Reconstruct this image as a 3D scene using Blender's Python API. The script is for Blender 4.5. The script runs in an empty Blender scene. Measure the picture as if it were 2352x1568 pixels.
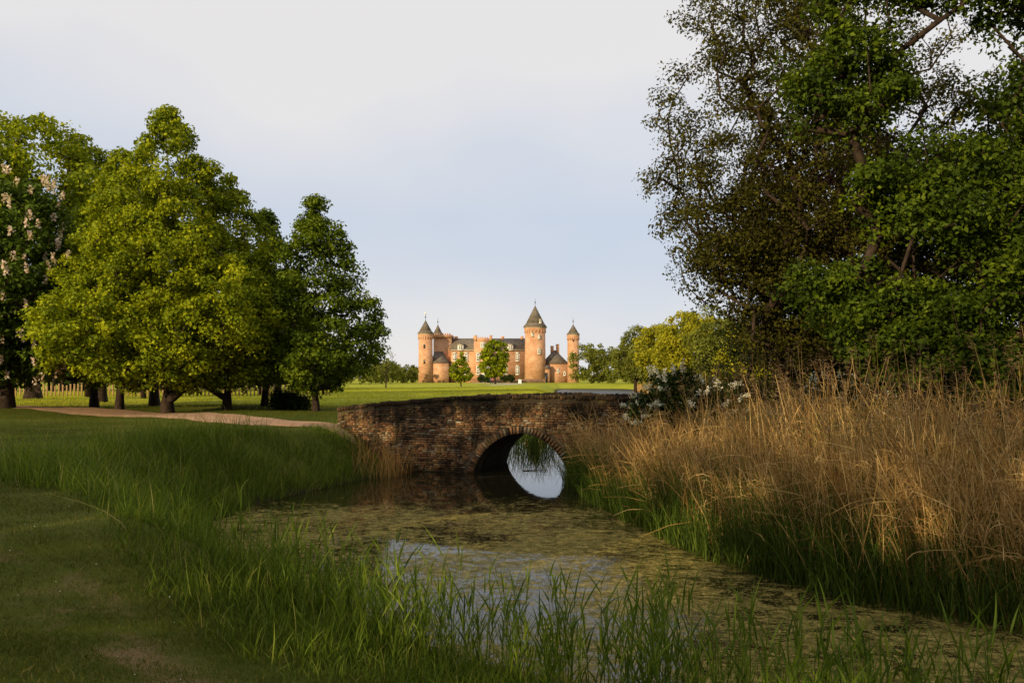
import bpy, math, time
import numpy as np
T0=time.time()
rng=np.random.default_rng(11)
scene=bpy.context.scene
F=2000.0; HC=3.0
def X(px,D): return (px-1176)/F*D
def Z(py,D): return HC-(py-868)/F*D

# ---------------------------------------------------------------- mesh helpers
class Acc:
    def __init__(s): s.v=[];s.f={};s.r=[];s.n=0
    def add(s,V,Fc,r=0.5):
        V=np.asarray(V,float).reshape(-1,3); Fc=np.asarray(Fc,int)
        k=Fc.shape[1]
        s.f.setdefault(k,[]).append(Fc+s.n); s.v.append(V)
        rr=np.full(len(V),r,float) if np.isscalar(r) else np.asarray(r,float)
        s.r.append(rr); s.n+=len(V)
    def box(s,x0,x1,y0,y1,z0,z1,r=0.5):
        V=[(x0,y0,z0),(x1,y0,z0),(x1,y1,z0),(x0,y1,z0),(x0,y0,z1),(x1,y0,z1),(x1,y1,z1),(x0,y1,z1)]
        s.add(V,[(0,3,2,1),(4,5,6,7),(0,1,5,4),(1,2,6,5),(2,3,7,6),(3,0,4,7)],r)
    def cyl(s,cx,cy,r0,r1,z0,z1,n=28,cap=True,r=0.5):
        a=np.arange(n)*2*math.pi/n
        b=np.stack([cx+r0*np.cos(a),cy+r0*np.sin(a),np.full(n,z0)],1)
        t=np.stack([cx+r1*np.cos(a),cy+r1*np.sin(a),np.full(n,z1)],1)
        V=np.vstack([b,t,[[cx,cy,z0],[cx,cy,z1]]]); i=np.arange(n); j=(i+1)%n
        s.add(V,np.stack([i,j,j+n,i+n],1),r)
        if cap:
            s.f.setdefault(3,[]).append(np.vstack([np.stack([j,i,np.full(n,2*n)],1),np.stack([i+n,j+n,np.full(n,2*n+1)],1)])+s.n-len(V))
    def gable(s,x0,x1,y0,y1,z0,z1,hip=0.0,r=0.5):
        ym=(y0+y1)/2
        V=[(x0,y0,z0),(x1,y0,z0),(x1,y1,z0),(x0,y1,z0),(x0+hip,ym,z1),(x1-hip,ym,z1)]
        s.add(V,[(0,1,5,4),(2,3,4,5),(0,3,2,1)],r)
        s.f.setdefault(3,[]).append(np.array([(3,0,4),(1,2,5)])+s.n-6)
    def obj(s,name,mat,parent=None,smooth=False):
        V=np.vstack(s.v); me=bpy.data.meshes.new(name+"_mesh")
        me.vertices.add(len(V)); me.vertices.foreach_set("co",V.astype(np.float32).ravel())
        loops=[];tot=[]
        for k,l in s.f.items():
            A=np.vstack(l); loops.append(A.ravel()); tot.append(np.full(len(A),k))
        loops=np.concatenate(loops); tot=np.concatenate(tot); st=np.concatenate([[0],np.cumsum(tot)[:-1]])
        me.loops.add(len(loops)); me.loops.foreach_set("vertex_index",loops.astype(np.int32))
        me.polygons.add(len(tot)); me.polygons.foreach_set("loop_start",st.astype(np.int32)); me.polygons.foreach_set("loop_total",tot.astype(np.int32))
        if smooth: me.polygons.foreach_set("use_smooth",np.ones(len(tot),bool))
        at=me.attributes.new("rnd",'FLOAT','POINT'); at.data.foreach_set("value",np.concatenate(s.r).astype(np.float32))
        me.update(calc_edges=True)
        me.materials.append(mat)
        o=bpy.data.objects.new(name,me); scene.collection.objects.link(o)
        if parent: o.parent=parent
        return o
def empty(name):
    o=bpy.data.objects.new(name,None); scene.collection.objects.link(o); return o
def unit(a): return a/np.maximum(np.linalg.norm(a,axis=-1,keepdims=True),1e-9)
def rdir(n): return unit(rng.normal(size=(n,3)))

def add_leaves(acc,P,Nrm,size,aspect,rnd,droop=0.3):
    n=len(P); a=rdir(n); a[:,2]-=droop
    Nn=unit(Nrm); u=unit(a-(a*Nn).sum(1,keepdims=True)*Nn); v=np.cross(Nn,u)
    s=np.broadcast_to(size,(n,))[:,None]*rng.uniform(.65,1.3,(n,1)); w=s*aspect*.5
    V=np.stack([P-u*s*.5,P+v*w-u*s*.08+Nn*s*.1,P+u*s*.5-Nn*s*.08,P-v*w-u*s*.08+Nn*s*.1],1).reshape(-1,3)
    acc.add(V,np.arange(4*n).reshape(n,4),np.repeat(rnd,4))

def ribbons(acc,P,D,L,bend,w,nseg,rnd,taper=1.0,root=0.6):
    n=len(P); s=np.linspace(0,1,nseg+1)
    L=np.broadcast_to(L,(n,)); w=np.broadcast_to(w,(n,))
    C=P[:,None]+D[:,None]*(L[:,None]*s)[...,None]+bend[:,None]*(L[:,None]*s**2)[...,None]
    ang=rng.uniform(0,2*math.pi,n)
    rv=np.stack([np.cos(ang),np.sin(ang),np.zeros(n)],1)
    side=unit(np.cross(D+bend*.8+rv*.02,rv)*1.0+1e-6)
    side[:,2]*=.3; side=unit(side)
    prof=(root+(1-root)*np.minimum(1,s*4))*(1-taper*s**1.6)+.02
    O=side[:,None]*(w[:,None]*.5*prof)[...,None]
    V=np.stack([C-O,C+O],2).reshape(-1,3)
    k=2*(nseg+1); b=(np.arange(n)*k)[:,None]; j=np.arange(nseg)[None]*2
    Fc=np.stack([b+j,b+j+1,b+j+3,b+j+2],2).reshape(-1,4)
    acc.add(V,Fc,np.repeat(rnd,k))

# ---------------------------------------------------------------- materials
def newmat(name):
    m=bpy.data.materials.new(name); m.use_nodes=True; nt=m.node_tree; nt.nodes.clear()
    out=nt.nodes.new('ShaderNodeOutputMaterial'); return m,nt,out
def ramp(nt,stops,fac=None):
    r=nt.nodes.new('ShaderNodeValToRGB'); cr=r.color_ramp
    cr.elements[0].position=stops[0][0]; cr.elements[0].color=(*stops[0][1],1)
    cr.elements[1].position=stops[-1][0]; cr.elements[1].color=(*stops[-1][1],1)
    for p,c in stops[1:-1]:
        e=cr.elements.new(p); e.color=(*c,1)
    if fac is not None: nt.links.new(fac,r.inputs[0])
    return r.outputs[0]
def noise(nt,scale,detail=4,rough=.55,vec=None,dist=0):
    n=nt.nodes.new('ShaderNodeTexNoise'); n.inputs['Scale'].default_value=scale; n.inputs['Detail'].default_value=detail
    n.inputs['Roughness'].default_value=rough; n.inputs['Distortion'].default_value=dist
    if vec is None: vec=nt.nodes.new('ShaderNodeTexCoord').outputs['Object']
    nt.links.new(vec,n.inputs['Vector']); return n.outputs[0]
def mix(nt,fac,a,b,mode='MIX'):
    m=nt.nodes.new('ShaderNodeMix'); m.data_type='RGBA'; m.blend_type=mode
    for sock,val in ((m.inputs[0],fac),(m.inputs[6],a),(m.inputs[7],b)):
        if isinstance(val,(int,float)): sock.default_value=val
        elif isinstance(val,tuple): sock.default_value=(*val,1)
        else: nt.links.new(val,sock)
    return m.outputs[2]
def maths(nt,op,a,b=0.0,clamp=False):
    m=nt.nodes.new('ShaderNodeMath'); m.operation=op; m.use_clamp=clamp
    for i,val in enumerate((a,b)):
        if isinstance(val,(int,float)): m.inputs[i].default_value=val
        else: nt.links.new(val,m.inputs[i])
    return m.outputs[0]
def maprange(nt,v,a,b,c=0,d=1):
    m=nt.nodes.new('ShaderNodeMapRange'); nt.links.new(v,m.inputs[0])
    for i,x in enumerate((a,b,c,d)): m.inputs[i+1].default_value=x
    return m.outputs[0]
def attr(nt,name='rnd'):
    a=nt.nodes.new('ShaderNodeAttribute'); a.attribute_name=name; return a.outputs['Fac']
def princ(nt,out,col,rough=.8,spec=.3,bump=None,bs=.3,bd=.02):
    p=nt.nodes.new('ShaderNodeBsdfPrincipled')
    if isinstance(col,tuple): p.inputs['Base Color'].default_value=(*col,1)
    else: nt.links.new(col,p.inputs['Base Color'])
    p.inputs['Roughness'].default_value=rough; p.inputs['Specular IOR Level'].default_value=spec
    if bump is not None:
        b=nt.nodes.new('ShaderNodeBump'); b.inputs['Strength'].default_value=bs; b.inputs['Distance'].default_value=bd
        nt.links.new(bump,b.inputs['Height']); nt.links.new(b.outputs[0],p.inputs['Normal'])
    if out is not None: nt.links.new(p.outputs[0],out.inputs[0])
    return p
def leafmat(name,stops,trans=.35,rough=.6,nscale=.35,spec=.1):
    m,nt,out=newmat(name)
    c=ramp(nt,stops,attr(nt))
    nz=noise(nt,nscale,2)
    c=mix(nt,maprange(nt,nz,.35,.65,0,.55),c,mix(nt,1.0,c,(.68,.72,.6),'MULTIPLY'))
    p=princ(nt,None,c,rough,spec)
    t=nt.nodes.new('ShaderNodeBsdfTranslucent'); tc=mix(nt,1.0,c,(1.3,1.2,.5),'MULTIPLY'); nt.links.new(tc,t.inputs[0])
    ms=nt.nodes.new('ShaderNodeMixShader'); ms.inputs[0].default_value=trans
    nt.links.new(p.outputs[0],ms.inputs[1]); nt.links.new(t.outputs[0],ms.inputs[2]); nt.links.new(ms.outputs[0],out.inputs[0])
    return m
def simple(name,stops,scale,rough=.85,spec=.2,bump=.3,bd=.03,detail=5):
    m,nt,out=newmat(name); nz=noise(nt,scale,detail); princ(nt,out,ramp(nt,stops,nz),rough,spec,nz,bump,bd); return m

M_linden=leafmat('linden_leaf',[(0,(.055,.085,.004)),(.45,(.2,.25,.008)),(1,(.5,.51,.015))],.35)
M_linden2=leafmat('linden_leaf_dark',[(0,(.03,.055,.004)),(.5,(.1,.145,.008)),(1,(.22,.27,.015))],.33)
M_oak=leafmat('oak_leaf',[(0,(.018,.032,.003)),(.5,(.058,.093,.006)),(1,(.18,.23,.012))],.32)
M_oakbr=leafmat('oak_leaf_olive',[(0,(.022,.023,.004)),(.5,(.06,.056,.007)),(1,(.13,.12,.012))],.3)
M_dark=leafmat('yew_leaf',[(0,(.006,.009,.003)),(1,(.02,.032,.006))],.1)
M_copper=leafmat('copper_leaf',[(0,(.02,.008,.008)),(1,(.07,.02,.018))],.2)
M_chest=leafmat('chestnut_leaf',[(0,(.03,.055,.006)),(1,(.12,.18,.014))],.25)
M_bg=leafmat('distant_leaf',[(0,(.07,.085,.015)),(.5,(.16,.175,.025)),(1,(.26,.26,.04))],.3)
M_yel=leafmat('willow_leaf',[(0,(.14,.155,.01)),(1,(.5,.45,.025))],.35)
M_bush=leafmat('bush_leaf',[(0,(.012,.022,.004)),(1,(.045,.07,.01))],.2)
M_flower=leafmat('blossom',[(0,(.6,.56,.48)),(1,(.85,.83,.76))],.3)
M_candle=leafmat('chestnut_blossom',[(0,(.6,.4,.32)),(1,(.8,.72,.64))],.3)
M_bark=simple('bark',[(0.3,(.018,.012,.009)),(.7,(.06,.04,.028))],6,.95,.1,.6,.05)
M_grass=leafmat('grass_blade',[(0,(.045,.058,.005)),(.6,(.1,.12,.011)),(.9,(.18,.175,.028)),(1,(.32,.23,.09))],.3,nscale=.6)
M_tall=leafmat('tall_grass_blade',[(0,(.035,.062,.005)),(.6,(.09,.14,.012)),(.93,(.2,.25,.03)),(1,(.3,.26,.09))],.35,nscale=.6)
M_reedg=leafmat('green_reed',[(0,(.025,.045,.006)),(.6,(.065,.105,.014)),(1,(.13,.175,.025))],.3)
M_reedy=leafmat('young_reed',[(0,(.045,.078,.008)),(.6,(.12,.18,.02)),(1,(.24,.3,.035))],.35)
M_reedd=leafmat('dry_reed',[(0,(.17,.085,.028)),(.5,(.43,.25,.085)),(1,(.66,.45,.2))],.2)
M_plume=leafmat('reed_plume',[(0,(.1,.055,.03)),(1,(.28,.18,.1))],.2)

# ---------------------------------------------------------------- terrain
POLY=np.array([(12,225),(9.5,180),(8,136),(7,100),(5,70),(1.0,50),(-.6,41),(-1.3,34),(-1.6,30.5),(-3.6,28.5),(-3.9,27.2),(-4.9,24.5),(-6.1,20.8),(-6.3,17.8),(-5.1,14.8),(-3.5,12.4),(-2.1,10.7),(-.8,9.3),(.5,8.3),(1.8,7.5),(3.2,6.7),(6,5.7),(20,4.6),
 (20,10.2),(9,10.2),(6.5,10.5),(5,11.9),(3.8,14.4),(3.1,17.5),(2.5,21),(2.1,25),(1.9,28),(4.5,31.2),(6.5,36),(9,50),(13,75),(18,110),(22,140),(27,180),(30,225)],float)
def sdf(x,y):
    x=np.asarray(x,float);y=np.asarray(y,float)
    best=np.full(x.shape,1e9); ins=np.zeros(x.shape,bool); n=len(POLY)
    for i in range(n):
        a=POLY[i];b=POLY[(i+1)%n]; e=b-a
        t=np.clip(((x-a[0])*e[0]+(y-a[1])*e[1])/(e@e),0,1)
        d=np.hypot(x-a[0]-t*e[0],y-a[1]-t*e[1]); best=np.minimum(best,d)
        c=((a[1]>y)!=(b[1]>y)); xi=(b[0]-a[0])*(y-a[1])/((b[1]-a[1]) if b[1]!=a[1] else 1e-9)+a[0]
        ins^=(c&(x<xi))
    return np.where(ins,-best,best)
def wav(x,y): return .05*np.sin(x*.55+y*.21)+.04*np.sin(y*.43-x*.3+1.3)+.025*np.sin(x*1.7+1)*np.sin(y*1.3)
def gz(x,y,s=None):
    x=np.asarray(x,float);y=np.asarray(y,float)
    if s is None: s=sdf(x,y)
    right=1/(1+np.exp(-(x-(y*.05+.9))*2.5))*(y<30)*(y>8.4)
    near=np.clip((10-y)/3,0,1)
    w=2.3+3.2*right+2.0*(y>35)+3.4*near; t=np.clip(s/w,0,1); t=t*t*(3-2*t)*.6+t*.4
    H=1.4-.35*right
    land=.0+H*t+wav(x,y)*np.clip(s/3,0,1)*np.clip(1-(y-60)/40,0,1)
    return np.where(s>0,land,np.maximum(s*.8,-.9)-.02)
WL=np.array([(-9,11.5),(-6.3,9.9),(-4.8,8.7),(-3.4,7.2),(-2.3,6.1),(-1.5,5.2),(-.6,4.4),(.6,3.6)],float)
def wear(x,y):
    x=np.asarray(x,float);y=np.asarray(y,float); best=np.full(x.shape,1e9)
    for i in range(len(WL)-1):
        a=WL[i];b=WL[i+1];e=b-a; t=np.clip(((x-a[0])*e[0]+(y-a[1])*e[1])/(e@e),0,1)
        best=np.minimum(best,np.hypot(x-a[0]-t*e[0],y-a[1]-t*e[1]))
    n=.5+.22*np.sin(x*2.3+y*1.1)+.22*np.sin(y*3.1-x*1.7+1)*np.sin(x*1.3)+.25*np.sin(x*7.1+2*np.sin(y*3))*np.sin(y*6.3+2*np.sin(x*2.2))
    return np.clip(1.2-best/.6,0,1)*np.clip(n*1.3-.25,0,1)*.62
def axis(lo,hi,step,far0,far1):
    m=list(np.arange(lo,hi+1e-6,step)); a=m[-1];st=step
    while a<far1: st*=1.13;a+=st;m.append(a)
    a=m[0];st=step;pre=[]
    while a>far0: st*=1.13;a-=st;pre.append(a)
    return np.array(pre[::-1]+m)
gx=axis(-13,15,.16,-2500,2500); gy=axis(1,34,.16,-800,4000)
GX,GY=np.meshgrid(gx,gy); S=sdf(GX,GY); GZ=gz(GX,GY,S)
nx,ny=len(gx),len(gy); I=np.arange(nx*ny).reshape(ny,nx)
A=Acc(); A.add(np.stack([GX,GY,GZ],2).reshape(-1,3),np.stack([I[:-1,:-1],I[:-1,1:],I[1:,1:],I[1:,:-1]],2).reshape(-1,4),wear(GX,GY).ravel())
m,nt,out=newmat('grassy_ground')
tc=nt.nodes.new('ShaderNodeTexCoord').outputs['Object']
n1=noise(nt,.25,5,.6,tc); n2=noise(nt,7,8,.85,tc); n3=noise(nt,40,4,.7,tc)
c=ramp(nt,[(.3,(.045,.06,.008)),(.5,(.085,.1,.014)),(.7,(.14,.145,.028))],n1)
c=mix(nt,maprange(nt,n2,.3,.7,0,.7),c,mix(nt,1.0,c,(.55,.6,.5),'MULTIPLY'))
n4=noise(nt,.55,8,.8,tc,.6)
soil=ramp(nt,[(.3,(.1,.065,.03)),(.7,(.28,.18,.09))],n3)
c=mix(nt,maprange(nt,n4,.54,.64,0,.6),c,soil)
wr=maths(nt,'ADD',attr(nt),maths(nt,'MULTIPLY',n2,1.2)); c=mix(nt,maprange(nt,wr,.75,1.1,0,.85),c,soil)
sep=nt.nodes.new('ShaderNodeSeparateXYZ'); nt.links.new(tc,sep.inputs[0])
c=mix(nt,maprange(nt,sep.outputs[1],40,60,0,.9),c,ramp(nt,[(.3,(.28,.31,.02)),(.7,(.44,.43,.045))],noise(nt,.12,6,.65,tc)))  # far lawn: sunlit brightness mixed into the ground colour
c=mix(nt,maprange(nt,sep.outputs[2],.35,.05,0,1),c,(.035,.027,.015))
princ(nt,out,c,.95,.05,n3,.6,.05); M_ground=m
A.obj('ground',M_ground,smooth=True)

# water
A=Acc(); A.add([(-30,2,0),(60,2,0),(60,240,0),(-30,240,0)],[(0,1,2,3)])
m,nt,out=newmat('pond_water'); tc=nt.nodes.new('ShaderNodeTexCoord').outputs['Object']
sep=nt.nodes.new('ShaderNodeSeparateXYZ'); nt.links.new(tc,sep.inputs[0])
mp=nt.nodes.new('ShaderNodeMapping'); mp.inputs['Scale'].default_value=(1,1.25,1); nt.links.new(tc,mp.inputs[0]); v=mp.outputs[0]
big=noise(nt,.4,4,.6,v,.5); med=noise(nt,2.2,9,.82,v,1.4); fine=noise(nt,17,6,.85,v)
val=maths(nt,'ADD',maths(nt,'MULTIPLY',big,.5),maths(nt,'MULTIPLY',med,1.25)); val=maths(nt,'ADD',val,maths(nt,'MULTIPLY',fine,1.0))
thr=maprange(nt,sep.outputs[1],18.5,26,1.30,1.72)
mask=maths(nt,'MULTIPLY',maths(nt,'SUBTRACT',val,thr),14,True)
mask=maths(nt,'MULTIPLY',mask,.96)
w=princ(nt,None,(.014,.012,.005),.03,.5,noise(nt,2.5,3,.5,tc),.06,.02)
rgh=maprange(nt,sep.outputs[1],60,120,.03,.38); nt.links.new(rgh,w.inputs['Roughness'])
w.inputs['IOR'].default_value=1.33
d=princ(nt,None,ramp(nt,[(.36,(.03,.03,.006)),(.49,(.16,.13,.028)),(.6,(.45,.34,.1))],noise(nt,5,10,.9,tc)),.85,.1,fine,.9,.03)
ms=nt.nodes.new('ShaderNodeMixShader'); nt.links.new(mask,ms.inputs[0]); nt.links.new(w.outputs[0],ms.inputs[1]); nt.links.new(d.outputs[0],ms.inputs[2]); nt.links.new(ms.outputs[0],out.inputs[0])
A.obj('pond_water',m)

# path
def pathmesh(name,pts,widths,mat,up=.035):
    pts=np.array(pts,float); t=np.linspace(0,len(pts)-1,140); i=np.minimum(t.astype(int),len(pts)-2); f=t-i
    def g(k): return pts[np.clip(k,0,len(pts)-1)]
    p0,p1,p2,p3=g(i-1),g(i),g(i+1),g(i+2); f=f[:,None]
    c=.5*((2*p1)+(-p0+p2)*f+(2*p0-5*p1+4*p2-p3)*f**2+(-p0+3*p1-3*p2+p3)*f**3)
    wd=np.interp(t,range(len(widths)),widths); tg=unit(np.gradient(c,axis=0)); nr=np.stack([-tg[:,1],tg[:,0]],1)
    k=np.linspace(-1,1,9); P=c[:,None]+nr[:,None]*(k[None,:,None]*wd[:,None,None]/2)*(1+.06*np.sin(t*7)[:,None,None])
    z=gz(P[...,0],P[...,1])+up-.05*(np.abs(k)[None]>.95)
    V=np.concatenate([P,z[...,None]],2).reshape(-1,3); I=np.arange(len(t)*9).reshape(len(t),9)
    A=Acc();A.add(V,np.stack([I[:-1,:-1],I[:-1,1:],I[1:,1:],I[1:,:-1]],2).reshape(-1,4)); return A.obj(name,mat,smooth=True),c,wd
M_path=simple('sandy_gravel',[(.3,(.28,.155,.085)),(.6,(.43,.265,.155)),(.8,(.5,.34,.21))],3,.95,.1,.4,.03,8)
_,PC,PW=pathmesh('dirt_path',[(-60,60),(-38,51),(-27,46.5),(-20,42),(-13,35.5),(-9.3,31.6),(-6.6,29.2),(-5.5,29.3)],[4,4,4,3.6,2.8,2.5,2.5,2.5],M_path,.06)
pathmesh('dirt_path',[(-10,282),(-3,262),(1,240),(-1,215),(-6,190)],[7,6,5,4,3],simple('pale_gravel',[(.3,(.4,.33,.25)),(.7,(.5,.43,.34))],1),.06)

# ---------------------------------------------------------------- bridge
BR=empty('brick_bridge'); th=math.radians(14.5); BR.location=(.2,27.2,0); BR.rotation_euler=(0,0,-th)
LX0,LX1,TH=-6.15,6.0,4.1; AW,AH=1.5,1.27; AC=.05
def ztop(x): return 2.38-.44*((x-.8)/6.95)**2+.012*np.sin(x*2.1)+.008*np.sin(x*5.3+1)
def zarch(x):
    q=1-((x-AC)/AW)**2
    return np.where(q>0,AH*np.maximum(q,0)**.66,-.6)
xs=np.unique(np.concatenate([np.linspace(LX0,LX1,80),AC+AW*np.sin(np.linspace(-math.pi/2,math.pi/2,40))]))
core=Acc(); PT=.36
def strip(acc,x,ya,za,yb,zb):
    n=len(x); V=np.vstack([np.stack([x,ya+0*x,za+0*x],1),np.stack([x,yb+0*x,zb+0*x],1)]); i=np.arange(n-1)
    acc.add(V,np.stack([i,i+1,i+1+n,i+n],1))
zt=ztop(xs); zb=zarch(xs)
strip(core,xs,.02,zb,.02,zt); strip(core,xs,TH-.02,zt,TH-.02,zb)
ins=(xs>=AC-AW-1e-6)&(xs<=AC+AW+1e-6)
strip(core,xs[ins],TH-.02,zb[ins],.02,zb[ins])
for sx in (AC-AW,AC+AW): core.add([(sx,.02,-.6),(sx,TH-.02,-.6),(sx,TH-.02,0.01),(sx,.02,.01)],[(0,1,2,3)])
strip(core,xs,.02,zt,PT,zt); strip(core,xs,PT,zt,PT,zt-.55); strip(core,xs,PT,zt-.55,TH-PT,zt-.55); strip(core,xs,TH-PT,zt-.55,TH-PT,zt); strip(core,xs,TH-PT,zt,TH-.02,zt)
for xe in (LX0,LX1):
    z=float(ztop(xe)); core.add([(xe,.02,-.5),(xe,TH-.02,-.5),(xe,TH-.02,z-.55),(xe,.02,z-.55)],[(0,1,2,3)])
    for ya,yb in ((.02,PT),(TH-PT,TH-.02)): core.add([(xe,ya,z-.55),(xe,yb,z-.55),(xe,yb,z),(xe,ya,z)],[(0,1,2,3)])
def brickmat(name,mortar=False):
    m,nt,out=newmat(name); tc=nt.nodes.new('ShaderNodeTexCoord').outputs['Object']
    if mortar: c=ramp(nt,[(.3,(.045,.033,.022)),(.7,(.19,.14,.09))],noise(nt,8,6,.7,tc))
    else:
        c=ramp(nt,[(0,(.045,.034,.026)),(.22,(.13,.08,.045)),(.45,(.25,.13,.065)),(.6,(.33,.16,.075)),(.78,(.35,.24,.13)),(.92,(.3,.25,.165)),(1,(.42,.35,.25))],attr(nt))
        c=mix(nt,.7,c,mix(nt,1.0,c,ramp(nt,[(.3,(.35,.33,.3)),(.7,(1.35,1.3,1.25))],noise(nt,25,5,.7,tc)),'MULTIPLY'))
    mp=nt.nodes.new('ShaderNodeMapping'); mp.inputs['Scale'].default_value=(1.6,1.6,.45); nt.links.new(tc,mp.inputs[0])
    st=noise(nt,1.2,7,.7,mp.outputs[0],.4)
    sep=nt.nodes.new('ShaderNodeSeparateXYZ'); nt.links.new(tc,sep.inputs[0])
    top=maprange(nt,sep.outputs[2],1.5,2.25,0,.2)
    bot=maprange(nt,sep.outputs[2],.35,0,0,.2)
    f=maths(nt,'ADD',maths(nt,'ADD',st,top),bot); f=maprange(nt,f,.49,.63,0,.88)
    c=mix(nt,f,c,(.026,.02,.013))
    g=noise(nt,2.1,6,.75,tc,.3); c=mix(nt,maprange(nt,g,.54,.7,0,.65),c,(.16,.12,.042))
    princ(nt,out,c,.93,.08,noise(nt,60,4,.7,tc),.6,.012); return m
MB=brickmat('weathered_brick'); MM=brickmat('mortar',True)
core.obj('masonry_core',MM,BR)
br=Acc()
def obox(acc,c,ux,uy,uz,hx,hy,hz,r):
    c=np.array(c,float);ux,uy,uz=[np.array(q,float) for q in (ux,uy,uz)]
    V=[c+sx*ux*hx+sy*uy*hy+sz*uz*hz for sz in(-1,1) for sy in(-1,1) for sx in(-1,1)]
    V=np.array(V)+rng.normal(0,.0035,(8,3))
    acc.add(V,[(0,2,3,1),(4,5,7,6),(0,1,5,4),(1,3,7,5),(3,2,6,7),(2,0,4,6)],r)
bh=.068
for side in (0,1):
    row=0; z=-.2
    while z<2.4:
        x=LX0+(.11 if row%2 else 0)
        sag=.02*math.sin(row*.7)
        while x<LX1:
            L=.205*rng.uniform(.9,1.08) if rng.random()<.6 else .105*rng.uniform(.85,1.2)
            xc=x+L/2; zc=z+bh/2+sag*math.sin(x*1.3)+.012*math.sin(x*.8)
            if zc+.03<ztop(xc)-.1:
                dd=math.hypot((xc-AC)/(AW+.24+L/2),max(zc,0)/(AH+.22)) if zc>0 else abs(xc-AC)/(AW+.15)
                if dd>1.0 and rng.random()>.02:
                    y=rng.normal(0,.010)+(.0 if side==0 else TH)
                    obox(br,(xc,y+(.03 if side==0 else -.03),zc),(1,0,rng.normal(0,.02)),(0,1,0),(0,0,1),L/2-.007-rng.uniform(0,.005),.045,bh/2-.007-rng.uniform(0,.004),float(np.clip(rng.normal(.5,.27),0,1)))
            x+=L
        z+=bh; row+=1
    n=46
    a=np.linspace(0,math.pi,n+1); a=(a[1:]+a[:-1])/2
    for t in a:
        ex=math.cos(t); px=AC+AW*ex; pz=float(zarch(np.array(px)))
        px2=AC+AW*math.cos(t+.02);pz2=float(zarch(np.array(px2))); tg=np.array([px2-px,0,pz2-pz]); tg/=np.linalg.norm(tg)+1e-9
        nr=np.array([tg[2],0,-tg[0]]); 
        if nr@np.array([px-AC,0,pz])<0: nr=-nr
        c=np.array([px,(.025 if side==0 else TH-.025)+rng.normal(0,.008),pz])+nr*.11
        obox(br,c,tg,(0,1,0),nr,.029,.055,.105+rng.uniform(-.015,.012),float(np.clip(rng.normal(.55,.25),0,1)))
    x=LX0-.02; yc=PT/2 if side==0 else TH-PT/2
    while x<LX1:
        w=rng.uniform(.062,.09); 
        if rng.random()>.04:
            dz=rng.normal(0,.014)
            obox(br,(x+w/2,yc+rng.normal(0,.012),float(ztop(x))+.035+dz),(1,0,rng.normal(0,.06)),(0,1,0),(0,0,1),w/2-.005,PT/2+.03,.06,float(np.clip(rng.normal(.25,.2),0,1)))
        x+=w
br.obj('bricks',MB,BR)

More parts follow.
